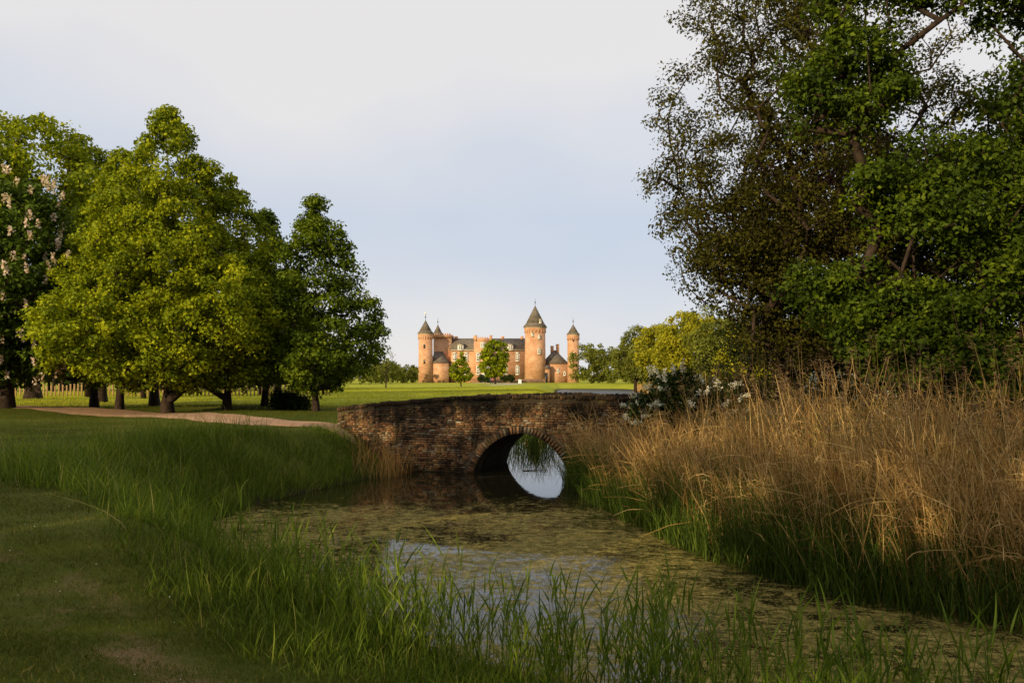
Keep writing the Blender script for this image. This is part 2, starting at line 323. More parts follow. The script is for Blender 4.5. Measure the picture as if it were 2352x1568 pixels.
# ---------------------------------------------------------------- trees
def tree(name,x,y,h_lead,trunk_h,tr,centers,cr,nleaf,lsize,mat,aspect=.75,squash=.75,sides=6,bark=None,jit=.25,z0=None,up=.35,under=.55):
    if z0 is None: z0=float(gz(np.array([x]),np.array([y]))[0])-.05
    centers=np.asarray(centers); nc=len(centers)
    zs=np.arange(0,h_lead-z0,.6); nodes=[np.array([x+.06*math.sin(q*1.1+x),y+.06*math.cos(q*.9+y),z0+q]) for q in zs]
    par=[-1]+list(range(len(nodes)-1)); cap=len(nodes)+nc*30
    NA=np.zeros((cap,3)); NA[:len(nodes)]=nodes; n=len(nodes)
    start=int(max(1,(trunk_h-z0)/.6)); start=min(start,n-1)
    root=NA[start].copy(); order=np.argsort(np.linalg.norm(centers-root,axis=1)); tips=[]
    for k in order:
        c=centers[k]; d=c-NA[start:n]; dist=np.linalg.norm(d,axis=1)
        cost=dist+np.maximum(0,up*dist-d[:,2])*.9
        j=start+int(np.argmin(cost)); p=NA[j].copy(); D=np.linalg.norm(c-p); m=max(1,int(D/.7)); prev=j
        side=rng.normal(size=3)*jit
        for q in range(1,m+1):
            if n>=cap: break
            f=q/m; pos=p+(c-p)*f+side*math.sin(f*math.pi)*min(1,D*.25)+np.array([0,0,-.12*D*math.sin(f*math.pi)*.5])+rng.normal(size=3)*.05*(q<m)
            NA[n]=pos; par.append(prev); prev=n; n+=1
        tips.append(prev)
    par=np.array(par[:n]); cnt=np.zeros(n)
    for t in tips: cnt[t]+=1
    for i in range(n-1,0,-1): cnt[par[i]]+=cnt[i]
    cnt=np.maximum(cnt,.3); rad=np.maximum(tr*(cnt/cnt[0])**.5,.012)
    q=NA[:n,2]-z0; rad*=np.where(np.arange(n)<=3,1+.45*np.exp(-q*2.2),1)
    i=np.arange(1,n); a=NA[par[i]];b=NA[i]; ra=np.minimum(rad[par[i]],rad[i]*1.35); 
    ra=np.where(i<len(zs),rad[par[i]],ra); rb=rad[i]
    t=unit(b-a); ref=np.where(np.abs(t[:,2:3])>.8,np.array([[1.,0,0]]),np.array([[0,0,1.]])); u=unit(np.cross(t,ref)); w=np.cross(t,u)
    ang=np.arange(sides)*2*math.pi/sides; cs,sn=np.cos(ang),np.sin(ang)
    off=u[:,None]*cs[None,:,None]+w[:,None]*sn[None,:,None]
    V=np.concatenate([a[:,None]+off*ra[:,None,None],(b+t*rb[:,None]*.3)[:,None]+off*rb[:,None,None]],1)
    base=(np.arange(len(i))*2*sides)[:,None]; k=np.arange(sides); k2=(k+1)%sides
    Fc=np.stack([base+k,base+k2,base+k2+sides,base+k+sides],2).reshape(-1,4)
    A=Acc(); A.add(V.reshape(-1,3),Fc); T=A.obj(name,bark or M_bark,smooth=True)
    cr=np.broadcast_to(cr,(nc,))*rng.uniform(.75,1.2,nc); idx=np.repeat(np.arange(nc),nleaf); d=rdir(len(idx)); 
    keep=rng.random(len(idx))<np.where(d[:,2]<-.3,under,1.0); idx=idx[keep]; d=d[keep]
    r=cr[idx]*(.35+.8*rng.random(len(idx))**.75)
    P=centers[idx]+d*r[:,None]*np.array([1,1,squash]); 
    nr=d*.7+np.array([0,0,.35])+rng.normal(size=d.shape)*.45
    cl=rng.random(nc)[idx]; rn=np.clip(.45*cl+.55*rng.random(len(idx)),0,1)
    L=Acc(); add_leaves(L,P,nr,lsize,aspect,rn); L.obj('foliage',mat,T)
    return T
def linden_profile(t): return np.minimum(1,(t/.2)**.5)*(1-t)**.78*1.2
def round_profile(t): return np.sqrt(np.maximum(0,1-(2*t-1)**2))**.85
def crown(x,y,zb,ztp,R,n,prof,inner=.45,lump=.12):
    t=rng.random(n*5); r=prof(t); keep=rng.random(n*5)<np.maximum(r,.2)/1.0; t=t[keep][:n]; r=r[keep][:n]; m=len(t)
    th=rng.uniform(0,2*math.pi,m); ph=rng.uniform(0,6.28,4)
    lum=1+lump*(np.sin(3*th+ph[0]+5*t)+np.sin(5*th+ph[1]-9*t)*.7+np.sin(2*th+14*t+ph[2])*.6)
    rr=R*r*lum*(inner+(1-inner)*rng.random(m)**.45)
    return np.stack([x+rr*np.cos(th),y+rr*np.sin(th),zb+(ztp-zb)*t],1)
def ellips(bl):
    out=[]
    for (cx,cy,cz,rx,ry,rz,n) in bl:
        d=rdir(n)*(rng.random((n,1))**.4); out.append(np.array([cx,cy,cz])+d*np.array([rx,ry,rz]))
    return np.vstack(out)
def linden(px,D,py,R,n,nl,ls,mat,zb=3.0,name='linden_tree',tr=.3,prof=linden_profile,cr=.5):
    x=X(px,D); zt=Z(py,D)-.25
    return tree(name,x,D,zt-.8,zb-.3,tr,crown(x,D,zb,zt,R,n,prof,.45,.16),cr,nl,ls,mat)
linden(385,41,245,5.1,700,135,.16,M_linden,2.5,tr=.24)
linden(523,43,400,4.1,430,125,.165,M_linden,2.5,tr=.19)
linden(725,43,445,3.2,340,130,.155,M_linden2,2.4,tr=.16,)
linden(275,44,340,3.3,300,120,.175,M_linden,2.5,tr=.18)
linden(215,48,440,3.2,290,110,.2,M_linden,2.7,tr=.2)
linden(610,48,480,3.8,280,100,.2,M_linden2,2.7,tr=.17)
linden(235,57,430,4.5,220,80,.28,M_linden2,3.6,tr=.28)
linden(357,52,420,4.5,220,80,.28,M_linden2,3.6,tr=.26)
cx,cy=X(10,43.5),43.5
cc=crown(cx,cy,2.7,Z(425,43.5),3.5,360,round_profile,.4,.14)
T=tree('horse_chestnut_tree',cx,cy,10,4.2,.36,cc,.65,95,.28,M_chest,.5)
o=cc[(np.hypot(cc[:,0]-cx,cc[:,1]-cy)>1.3)&(cc[:,1]<cy+.8)][:260]; dd=unit(o-np.array([cx,cy,7])); dd[:,1]-=.4; dd=unit(dd)
P=(o+dd*.9)[:,None]+np.stack([rng.normal(0,.055,(len(o),20)),rng.normal(0,.055,(len(o),20)),np.linspace(0,.4,20)[None].repeat(len(o),0)],2)
C=Acc(); P=P.reshape(-1,3); add_leaves(C,P,rdir(len(P)),.13,.9,rng.random(len(P))); C.obj('blossom_candles',M_candle,T)
x=X(75,66); tree('beech_tree',x,66,19,6,.5,crown(x,66,6,Z(278,66),6.6,480,round_profile,.45,.15),.95,105,.3,M_linden)
x=X(-150,58); tree('beech_tree',x,58,16,5,.5,crown(x,58,5,19,6,260,round_profile),1.0,70,.42,M_linden)
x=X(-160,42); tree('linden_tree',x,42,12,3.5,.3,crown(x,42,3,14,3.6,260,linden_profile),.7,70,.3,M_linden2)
oc=ellips([(8.6,22.5,10.6,1.8,1.6,1.5,60),(10.7,21.5,7.6,2.1,1.9,1.5,80),(13.2,21.2,5.6,2.6,2.2,2.4,120),(10.2,21.8,4.2,2.0,1.8,1.3,75),(12.4,22,13.2,2.4,2,1.4,60),(14.4,21.5,9.6,2.1,1.9,1.8,75),(8.8,22.5,13.8,2.2,1.8,1.6,60),(15.5,22.5,13,2.3,2.2,2,50),(11.8,20.6,2.9,1.6,1.0,.8,26),(8.2,22.8,5.3,1.2,1.2,.9,24)])
tree('oak_tree',10.9,23.6,9.5,4.2,.26,oc,.55,170,.14,M_oak,.6,.6,jit=.5,up=.5)
c=ellips([(11.0,31,11,6.4,4.5,6.8,440),(8.6,30.5,9.6,3.8,3,3.4,160),(9.4,31,16,3.4,2.8,2.8,150),(7.6,29.5,6.6,2.3,1.8,1.5,70),(9.4,30,4.2,1.8,1.8,1.2,40)])
tree('oak_tree',11.8,31.5,14,4.5,.34,c,.62,120,.13,M_oakbr,.55,.65,jit=.5,up=.45)
c=ellips([(18,27,10,4.0,4,6.5,280),(17,25,4.5,2.8,2.2,2.4,110)])
tree('oak_tree',18.5,27.5,13,5,.35,c,.7,120,.18,M_oak,.6,.7,jit=.5)
c=ellips([(23,36,9,6,5,8,260)])
tree('oak_tree',23,36,13,5,.45,c,.9,80,.3,M_oakbr,.6,.7)
c=ellips([(14.0,37,9.0,5.0,4,4.6,280)]); tree('copper_beech_tree',14.5,37.5,11,4,.34,c,.7,95,.2,M_copper,.7)
for (a,b,R,h,n) in ((10.6,34.5,2.8,8.0,240),(15.0,31.5,3.2,9.5,260),(19.5,33,3.6,9,260),(12.6,30,2.4,6.5,180)):
    tree('yew_tree',a,b,h-1,1.8,.2,crown(a,b,1.2,h,R,n,linden_profile,.3),.62,110,.16,M_dark,.4)
def flowerbush(name,x,y,rx,ry,rz,zc,n,nf,mat=M_bush,ls=.12):
    c=ellips([(x,y,zc,rx,ry,rz,n)]); c[:,2]+=.18*np.sin(c[:,0]*3+y); T=tree(name,x,y,zc,zc-rz*.6,.08,c,.36,90,ls,mat,.6,.8,up=.3,jit=.1)
    if nf:
        o=c[rng.integers(0,len(c),nf)]; d=unit(o-np.array([x,y,zc-.3])); d[:,2]=np.abs(d[:,2]); P=o+d*rng.uniform(.18,.5,(nf,1))
        P=(P[:,None]+rng.normal(0,.035,(nf,8,3))).reshape(-1,3)
        C=Acc(); add_leaves(C,P,rdir(len(P))+[0,-.4,.5],.06,.95,rng.random(len(P))); C.obj('blossom',M_flower,T)
    return T
flowerbush('hawthorn_bush',5.0,25.4,1.5,1.1,.92,2.15,170,750)
flowerbush('hawthorn_bush',9.2,24.6,1.6,1.1,.7,2.1,110,170)
flowerbush('hawthorn_bush',12.0,24.2,1.6,1.1,.8,2.0,100,90)
flowerbush('rhododendron_bush',X(665,44.5),44.5,.95,.8,.5,1.75,60,0,M_bush,.16)
x=X(1137,235); tree('linden_tree',x,235,10,3.6,.25,crown(x,235,3.3,Z(783,235),3.9,170,round_profile),.8,60,.5,M_linden)
x=X(1059,165); tree('linden_tree',x,165,6,2.8,.11,crown(x,165,2.4,Z(810,165),2.1,100,linden_profile),.5,60,.28,M_linden)
x=X(887,140); tree('birch_tree',x,140,6.5,3,.1,crown(x,140,3.5,8,1.4,50,round_profile),.5,8,.2,M_bg)
for (px,D,py,R,zb,mt,n) in ((1585,110,722,4.4,2.6,M_yel,190),(1520,118,750,3.0,2.4,M_yel,100),(1660,100,740,3.6,2.4,M_bg,130),(1720,92,760,3.6,2,M_yel,130),(1460,150,752,3.4,2.4,M_bg,100),(1625,135,705,4.5,3,M_bg,130),(1800,85,760,4.,2,M_yel,110),(1900,95,700,5,2,M_bg,110)):
    x=X(px,D); tree('willow_tree',x,D,Z(py,D)-3,3,.3,crown(x,D,zb,Z(py,D),R,n,round_profile,.4,.16),.85,90,.32,mt)
print('near trees',time.time()-T0)
L=Acc()
def mass(acc,x,y,h,R,n,nl,ls,z0=1.4):
    c=crown(x,y,z0+.4,z0+h,R,n,round_profile,.2); idx=np.repeat(np.arange(n),nl)[:]; idx=idx[idx<len(c)]; d=rdir(len(idx))
    P=c[idx]+d*(R*.22)*(.4+.7*rng.random((len(idx),1))); nr=d*.7+[0,0,.35]+rng.normal(size=d.shape)*.4
    add_leaves(acc,P,nr,ls,.8,np.clip(.3*rng.random()+.3*rng.random(len(c))[idx]+.4*rng.random(len(idx)),0,1))
for px in range(1345,1520,16):
    D=rng.uniform(245,275); mass(L,X(px,D),D,rng.uniform(10,13),rng.uniform(3.6,5.2),36,46,.6)
for px in range(1500,2500,40):
    D=rng.uniform(120,160); mass(L,X(px,D),D,rng.uniform(8,11),rng.uniform(4,5.5),38,44,.55)
for px in range(860,975,12):
    D=rng.uniform(270,330); mass(L,X(px,D),D,rng.uniform(4,7),rng.uniform(2.5,4.5),24,36,.6)
for px in range(-500,900,26):
    D=rng.uniform(200,260); mass(L,X(px,D),D,rng.uniform(6,9),rng.uniform(4,6),28,30,.7)
for a in np.arange(-600,700,14):
    mass(L,a,rng.uniform(420,470),rng.uniform(6,10),rng.uniform(6,10),20,24,1.2)
L.obj('distant_trees',M_bg)
L=Acc(); TK=Acc()
for xx in np.arange(-75,-23,2.6):
    D=rng.uniform(95,120); mass(L,xx-rng.uniform(0,3),D,rng.uniform(9,12),3.8,46,40,.6,1.6)
    TK.cyl(xx,D-8,.18,.14,1.2,6,8)
for px in (20,60,200,330,440,600,640):
    D=rng.uniform(62,85); TK.cyl(X(px,D),D,.22,.15,1.2,7,8)
W=L.obj('woodland',M_bush); TK.obj('trunks',M_bark,W)
# trees behind the photographer (they throw the evening shade over the pond)
for i,xx in enumerate(np.arange(-74,28,8.5)):
    yy=-16+rng.uniform(-3,3); hh=(15.0 if xx<-30 else (17.3 if xx<-12 else 18.8))+rng.uniform(-2.,2)
    tree('oak_tree',xx,yy,hh-4,5,.4,crown(xx,yy,4.2,hh,4.8,80 if xx<-12 else 100,round_profile,.25,.2),1.35,22,.8,M_oak,z0=1.3)
print('all trees',time.time()-T0)

FN=Acc()
for xx in np.arange(-62,-16,.33):
    yy=78+.05*xx+rng.normal(0,.03); h=rng.uniform(.9,1.3)
    FN.box(xx-.06,xx+.06,yy-.03,yy+.03,1.2,1.4+h)
FN.obj('wooden_fence',simple('fence_wood',[(.3,(.25,.14,.06)),(.7,(.42,.27,.13))],5))

# ---------------------------------------------------------------- castle
D=300.; CA=empty('brick_castle')
def x_(p): return X(p,D)
def z_(p): return Z(p,D)
G0=1.0; k=D/F
m,nt,out=newmat('castle_brick'); tc=nt.nodes.new('ShaderNodeTexCoord').outputs['Object']
c=ramp(nt,[(.3,(.4,.195,.105)),(.5,(.54,.295,.17)),(.7,(.66,.43,.28))],noise(nt,.5,8,.75,tc))
mp=nt.nodes.new('ShaderNodeMapping'); mp.inputs['Scale'].default_value=(1,1,4); nt.links.new(tc,mp.inputs[0])
c=mix(nt,.5,c,mix(nt,1.0,c,ramp(nt,[(.3,(.6,.55,.5)),(.7,(1.25,1.25,1.2))],noise(nt,.8,5,.7,mp.outputs[0])),'MULTIPLY'))
princ(nt,out,c,.9,.2,noise(nt,3,4,.7,tc),.3,.05); MC=m
MS=simple('slate_roof',[(.3,(.08,.065,.05)),(.7,(.19,.155,.12))],1.2,.7,.3,.3,.05)
MW=simple('white_paint',[(.3,(.7,.68,.62)),(.7,(.8,.78,.73))],2,.5,.3,0)
m,nt,out=newmat('window_glass'); princ(nt,out,(.02,.025,.03),.1,.5); MG=m
MST=simple('pale_stone',[(.3,(.4,.34,.25)),(.7,(.52,.45,.35))],1,.9,.2,.2)
Wl,Rf,Wf,Wg,St,Ir=Acc(),Acc(),Acc(),Acc(),Acc(),Acc()
def window(px,py,w,h,y,nv=2,nh=3):
    a,b=x_(px)-w*k/2,x_(px)+w*k/2; z0,z1=z_(py+h/2),z_(py-h/2)
    Wg.box(a,b,y-.05,y+.1,z0,z1); t=.22
    for q in range(nv+1): xx=a+(b-a)*q/nv; Wf.box(xx-t/2,xx+t/2,y-.13,y-.06,z0,z1)
    for q in range(nh+1): zz=z0+(z1-z0)*q/nh; Wf.box(a-t/2,b+t/2,y-.17,y-.135,zz-t/2,zz+t/2)
    St.box(a-.25,b+.25,y-.3,y+.05,z0-.35,z0-.1); St.box(a-.2,b+.2,y-.2,y+.05,z1+.1,z1+.45)
def tower(px0,px1,yw,ya,yc,n=28):
    r=(x_(px1)-x_(px0))/2; cx=(x_(px0)+x_(px1))/2; cy=yc; zt=z_(yw); za=z_(ya)
    Wl.cyl(cx,cy,r*1.02,r*.96,G0,zt-1.2,n); 
    Wl.cyl(cx,cy,r*.96,r*1.06,zt-1.2,zt-.6,n); Wl.cyl(cx,cy,r*1.06,r*1.06,zt-.6,zt,n)
    for a in np.arange(0,2*math.pi,2*math.pi/20): Wl.box(cx+r*1.0*math.cos(a)-.15,cx+r*1.0*math.cos(a)+.15,cy+r*1.0*math.sin(a)-.15,cy+r*1.0*math.sin(a)+.15,zt-1.9,zt-1.0)
    Rf.cyl(cx,cy,r*1.16,r*.85,zt+.02,zt+(za-zt)*.2,n); Rf.cyl(cx,cy,r*.85,.05,zt+(za-zt)*.2,za,n)
    Ir.cyl(cx,cy,.07,.04,za-.3,za+2.4,6); Ir.cyl(cx,cy,.25,.25,za+.9,za+1.2,8)
    St.cyl(cx,cy,r*1.1,r*1.1,zt-.22,zt-.02,n)
tower(961,994,766,735,300); Wf.cyl(x_(977),300,.35,.1,z_(722),z_(716),8)
tower(1205,1253,752,702,299,32); tower(1303,1330,768,745,300,24)
tower(985,1006,760,738,318,16)
Wl.box(x_(992),x_(1034),306,317,G0,z_(768)); Wl.box(x_(990.5),x_(1035.5),305.4,317.6,z_(773),z_(767))
for p in np.arange(991,1034,5.4): Wl.box(x_(p),x_(p+3),305.4,305.9,z_(767),z_(763)); Wl.box(x_(p),x_(p+3),317,317.6,z_(767),z_(763))
Wl.box(x_(991),x_(1030),299.5,307,G0,z_(833)); 
V=[(x_(990),299,z_(833)),(x_(1031),299,z_(833)),(x_(1031),307,z_(833)),(x_(990),307,z_(833)),(x_(994),305.9,z_(806)),(x_(1014),305.9,z_(806))]
Rf.add(V,[(0,1,5,4),(2,3,4,5),(0,3,2,1)]); Rf.f.setdefault(3,[]).append(np.array([(3,0,4),(1,2,5)])+Rf.n-6)
Wl.box(x_(1034),x_(1206),303,316,G0,z_(803)); Rf.gable(x_(1032),x_(1212),302.4,316.6,z_(803.5),z_(774),0)
St.box(x_(1034),x_(1206),302.5,302.98,z_(804.5),z_(802))
Wl.box(x_(1088),x_(1130),301.3,304,G0,z_(784)); Wl.box(x_(1094),x_(1124),301.5,303.8,z_(784),z_(776)); 
Rf.gable(x_(1094),x_(1124),303.8,314,z_(784),z_(774))
for p in (1089,1124): Wl.box(x_(p),x_(p+6),301.5,303,z_(784),z_(770)); St.box(x_(p)-.1,x_(p+6)+.1,301.4,303.1,z_(770),z_(769))
for p in np.arange(1097,1121,5): Wl.box(x_(p),x_(p+2.5),301.6,302.4,z_(776),z_(773))
for p in (1040,1084,1150,1196): Wl.box(x_(p),x_(p)+1.1,309,310.4,z_(776),z_(769))
for p in (1057,1172):
    Wf.box(x_(p-7),x_(p+7),302.6,306,z_(804),z_(791)); Rf.gable(x_(p-8),x_(p+8),302.3,307,z_(790.8),z_(785),.8); window(p,797.5,9,9,302.55,2,2)
for p in (1043,1070,1143,1161,1189): window(p,819,7,17,302.95); window(p,850,7,18,302.95)
for p in (1098,1120): window(p,820,7,17,301.25); window(p,850,7,18,301.25)
window(1109,792,10,10,301.25); Wf.box(x_(1105),x_(1113),301,301.25,G0,z_(845))
for py in (775,808): window(1237,py,5 if py>780 else 3.5,9 if py>780 else 5,299-3.55,1,2)
window(1222,770,3,4,299-3.55,1,1); window(1240,740,3.5,5,299-3.2,1,1); Rf.gable(x_(1237),x_(1243),295.4,298,z_(737),z_(734))
Wl.box(x_(1247),x_(1304),300,310,G0,z_(834)); Rf.gable(x_(1245),x_(1306),299.3,310.7,z_(834.3),z_(803),4.2)
for p,t in ((1266,794),(1279,790)): Wl.box(x_(p),x_(p+7),304.2,305.6,z_(812),z_(t)); St.box(x_(p)-.12,x_(p+7)+.12,304.1,305.7,z_(t),z_(t-1))
Wl.box(x_(1247),x_(1262),297.5,300,G0,z_(846)); Rf.gable(x_(1246),x_(1263),296.8,300,z_(846),z_(838)); Wg.box(x_(1249),x_(1257),297.35,297.5,G0,z_(856))
window(1282,852,4,6,299.95,1,1); window(1297,858,4,6,299.95,1,1)
for py in (800,835): Wg.box(x_(976)-.25,x_(976)+.25,297.35,297.7,z_(py),z_(py)+1.3); Wg.box(x_(1316)-.2,x_(1316)+.2,297.85,298.3,z_(py-15),z_(py-15)+1.2)
Wl.box(x_(1128),x_(1250),288,288.6,G0,z_(870)); 
for p in np.arange(1085,1245,2.0): Ir.box(x_(p)-.04,x_(p)+.04,287,287.08,1.3,2.6)
Ir.box(x_(1085),x_(1245),286.95,287.1,2.55,2.65)
Wl.obj('walls',MC,CA); Rf.obj('roofs',MS,CA); Wf.obj('window_frames',MW,CA); Wg.obj('window_panes',MG,CA); St.obj('stone_trim',MST,CA)
Ir.obj('ironwork',simple('iron',[(.3,(.02,.02,.02)),(.7,(.04,.035,.03))],3),CA)
for p,R in ((1110,1.3),(1123,1.5),(1160,1.5),(1174,1.4)):
    c=ellips([(x_(p),283,2.9,R,R,1.2,40)]); tree('topiary_bush',x_(p),283,3,1.8,.12,c,.55,40,.35,M_bush,z0=1.3)
SB=Acc(); 
for s in (-1,1): SB.add([(X(1194,260)-.45,260+s*.35,1.35),(X(1194,260)+.45,260+s*.35,1.35),(X(1194,260)+.45,260+s*.05,2.6),(X(1194,260)-.45,260+s*.05,2.6)],[(0,1,2,3)])
SB.obj('sandwich_board',MW)
def person(x,y,yaw,shirt):
    J=[(0,0,.95),(0,0,1.15),(0,0,1.38),(0,0,1.5),(0,-.01,1.62),(0,0,1.72),(-.19,0,1.4),(-.25,.05,1.12),(-.24,-.08,.88),(.19,0,1.4),(.25,-.06,1.12),(.24,-.18,.9),(-.1,0,.9),(-.11,-.1,.5),(-.11,.05,.07),(-.11,-.12,.04),(.1,0,.9),(.11,.06,.5),(.11,.25,.12),(.11,.12,.03)]
    E=[(0,1),(1,2),(2,3),(3,4),(4,5),(2,6),(6,7),(7,8),(2,9),(9,10),(10,11),(0,12),(12,13),(13,14),(14,15),(0,16),(16,17),(17,18),(18,19)]
    R=[.13,.13,.14,.055,.095,.07,.06,.045,.035,.06,.045,.035,.09,.065,.045,.04,.09,.065,.045,.04]
    me=bpy.data.meshes.new('person_mesh'); me.from_pydata(J,E,[]); o=bpy.data.objects.new('person',me); scene.collection.objects.link(o)
    o.modifiers.new('s','SKIN')
    sv=me.skin_vertices[0].data
    for i,r in enumerate(R): sv[i].radius=(r,r*.8)
    sv[0].use_root=True
    ss=o.modifiers.new('ss','SUBSURF'); ss.levels=1; ss.render_levels=1
    m,nt,out=newmat('clothes_and_skin'); tc=nt.nodes.new('ShaderNodeTexCoord').outputs['Object']; sep=nt.nodes.new('ShaderNodeSeparateXYZ'); nt.links.new(tc,sep.inputs[0])
    r=ramp(nt,[(0,(.03,.03,.04)),(.52,(.03,.03,.04)),(.53,shirt),(.81,shirt),(.815,(.5,.3,.2)),(.93,(.5,.3,.2)),(.94,(.08,.04,.02)),(1,(.08,.04,.02))],maths(nt,'DIVIDE',sep.outputs[2],1.8))
    princ(nt,out,r,.8); me.materials.append(m); o.location=(x,y,1.4); o.rotation_euler=(0,0,yaw)
person(X(1131,230),230,.4,(.5,.12,.1)); person(X(1127,231),231,.5,(.1,.12,.2))

# ---------------------------------------------------------------- reeds & grass
def region(n,x0,x1,y0,y1,cond):
    x=rng.uniform(x0,x1,n); y=rng.uniform(y0,y1,n); s=sdf(x,y); k=cond(x,y,s); x,y,s=x[k],y[k],s[k]
    return np.stack([x,y,np.maximum(gz(x,y,s),-.15)],1),s
def notbridge(x,y):
    lx=(x-.2)*math.cos(th)-(y-27.2)*math.sin(th); ly=(x-.2)*math.sin(th)+(y-27.2)*math.cos(th)
    return ~((lx>LX0-.1)&(lx<LX1)&(ly>-.08)&(ly<TH+.1))
def patch(x,y,f): return .5+.5*np.sin(x*f+1.3*np.sin(y*f*.7))*np.sin(y*f*1.2+np.sin(x*f*.9))
def up_dir(n,lean): d=np.stack([rng.normal(0,lean,n),rng.normal(0,lean,n),np.ones(n)],1); return unit(d)
rightside=lambda x,y,s:(x>y*.03+.7)&(y>8.9)&notbridge(x,y)
RB=empty('reed_bed')
P,s=region(52000,1.2,16,9.2,31,lambda x,y,s:rightside(x,y,s)&(s>-.35)&(s<6.0)&((y<25.5)|(x>2.5)))
n=len(P); keep=rng.random(n)<(.3+.7*patch(P[:,0],P[:,1],1.1))*np.where(s<3,.82,.42)*np.where((P[:,1]>24.2)&(P[:,0]>2.8),.3,1); P=P[keep]; s=s[keep]; n=len(P)
h=rng.normal(1.78,.34,n)*(.84+.26*patch(P[:,0],P[:,1],.8))-.05*np.clip(s,0,5)+.15*np.clip((18-P[:,1])/6,0,1)-.3*np.clip((P[:,1]-19)/3,0,1)*(P[:,0]>2.6); d=up_dir(n,.14); b=rng.normal(0,.17,(n,3)); b[:,2]=-np.abs(b[:,2])*.3; b[:,0]-=.08
A=Acc(); ribbons(A,P,d,h,b,.0125,4,rng.random(n),.5)
q=rng.integers(0,n,int(n*1.1)); t=rng.uniform(.5,.98,len(q)); p=P[q]+d[q]*(h[q]*t)[:,None]+b[q]*(h[q]*t*t)[:,None]
dd=rdir(len(q)); dd[:,2]=np.abs(dd[:,2])*.9+.5; dd=unit(dd); bb=rng.normal(0,.2,(len(q),3)); bb[:,2]=-rng.uniform(.3,1.0,len(q))
ribbons(A,p,dd,rng.uniform(.2,.45,len(q)),bb,.015,3,rng.random(len(q)),1.)
q=rng.integers(0,n,4800); dd=rdir(4800); dd[:,2]=np.abs(dd[:,2])*.7+.15; p=P[q]+d[q]*(h[q]*rng.uniform(.3,.8,4800))[:,None]
ribbons(A,p,unit(dd),rng.uniform(.5,1.2,4800),np.stack([rng.normal(0,.1,4800)]*2+[-rng.uniform(0,.5,4800)],1),.012,3,rng.random(4800),.4)
A.obj('dry_stalks',M_reedd,RB)
nn=760; q=np.where((s>.1)&(P[:,0]>4)&(s<4.5)&(P[:,1]<21))[0]; q=rng.choice(q,nn,replace=False); p=P[q]; hh=rng.uniform(2.0,3.0,nn); d2=up_dir(nn,.09); b2=rng.normal(0,.1,(nn,3)); b2[:,2]=0; b2[:,0]-=.07
A=Acc(); ribbons(A,p,d2,hh,b2,.012,5,rng.random(nn),.5); A.obj('tall_stalks',M_reedd,RB)
tip=p+d2*hh[:,None]+b2*hh[:,None]; A=Acc()
tt=np.linspace(-.14,.14,16); Q=(tip[:,None]+np.stack([rng.normal(-.02,.02,(nn,16)),rng.normal(0,.02,(nn,16)),tt[None]+rng.normal(0,.01,(nn,16))],2)).reshape(-1,3)
dd=rdir(len(Q)); dd[:,2]=np.abs(dd[:,2])+.3; ribbons(A,Q,unit(dd),rng.uniform(.05,.11,len(Q)),np.zeros((len(Q),3))+[-.3,0,-.5],.012,2,rng.random(len(Q))); A.obj('plumes',M_plume,RB)
P,s=region(120000,1.0,16,9.0,31,lambda x,y,s:rightside(x,y,s)&(s>-.65)&(s<5)&((y<25.5)|(x>2.5)))
keep=rng.random(len(P))<np.where(s<1.5,1,.45); P=P[keep];s=s[keep];n=len(P)
h=rng.uniform(.6,1.65,n)*(.75+.45*patch(P[:,0]+3,P[:,1],.9)); A=Acc()
b=rng.normal(0,.25,(n,3)); b[:,2]=-np.abs(b[:,2])*.6; ribbons(A,P,up_dir(n,.13),h,b,.019,4,rng.random(n),.95); A.obj('green_shoots',M_reedg,RB)
# left tall grass
TG=Acc()
P,s=region(330000,-13,1.0,6.5,30,lambda x,y,s:(s>-.1)&(s<4.6)&notbridge(x,y)&(x<y*.04+.2)&(np.hypot(x,y)>5.2))
yy=P[:,1]; edge=2.6+.8*np.sin(yy*.9)+.5*np.sin(P[:,0]*2.1+yy*1.7)
w=np.clip(1-(s-edge)/1.4-1.0*np.clip((14-yy)/4,0,1)*(s-.6)/1.3-np.clip((yy-23)/4,0,1)*(s-1)/1.5,0,1); keep=rng.random(len(P))<w*.8*(.3+.7*patch(P[:,0],P[:,1],1.7)); P=P[keep];s=s[keep];n=len(P); yy=P[:,1]
h=(rng.uniform(.12,.5,n)+.16*np.clip(1-s/2.2,0,1))*(.55+.65*patch(P[:,0],P[:,1],2.1))*np.interp(yy,[6,9,12,22,26,30],[.5,.6,.9,1.,.75,.6]); b=rng.normal(0,.35,(n,3)); b[:,2]=-np.abs(b[:,2])*.8
ribbons(TG,P,up_dir(n,.2),h,b,.011,3,rng.random(n))
q=rng.integers(0,n,8000); q=q[(P[q,1]<25)&(rng.random(8000)<.25+.75*patch(P[q,0],P[q,1],1.1))]; m_=len(q); b=rng.normal(0,.3,(m_,3)); b[:,2]=-np.abs(b[:,2])*.6
ribbons(TG,P[q],up_dir(m_,.14),rng.uniform(.45,.95,m_)*np.interp(P[q,1],[6,9,13],[.5,.65,1]),b,.014,4,.4+.6*rng.random(m_)); TG.obj('tall_grass',M_tall)
P,s=region(26000,-6,14,31.5,75,lambda x,y,s:(s>-.3)&(s<1.6)&notbridge(x,y)); n=len(P); A=Acc()
b=rng.normal(0,.2,(n,3)); b[:,2]=-np.abs(b[:,2])*.5; ribbons(A,P,up_dir(n,.12),rng.uniform(.4,.8,n),b,.022,3,rng.random(n)); A.obj('bank_reeds',M_reedg,RB)
P=np.stack([rng.normal(.9,.7,620),rng.uniform(35,42,620),np.full(620,-.1)],1); n=len(P); A=Acc(); b=rng.normal(0,.25,(n,3)); b[:,2]=-.15
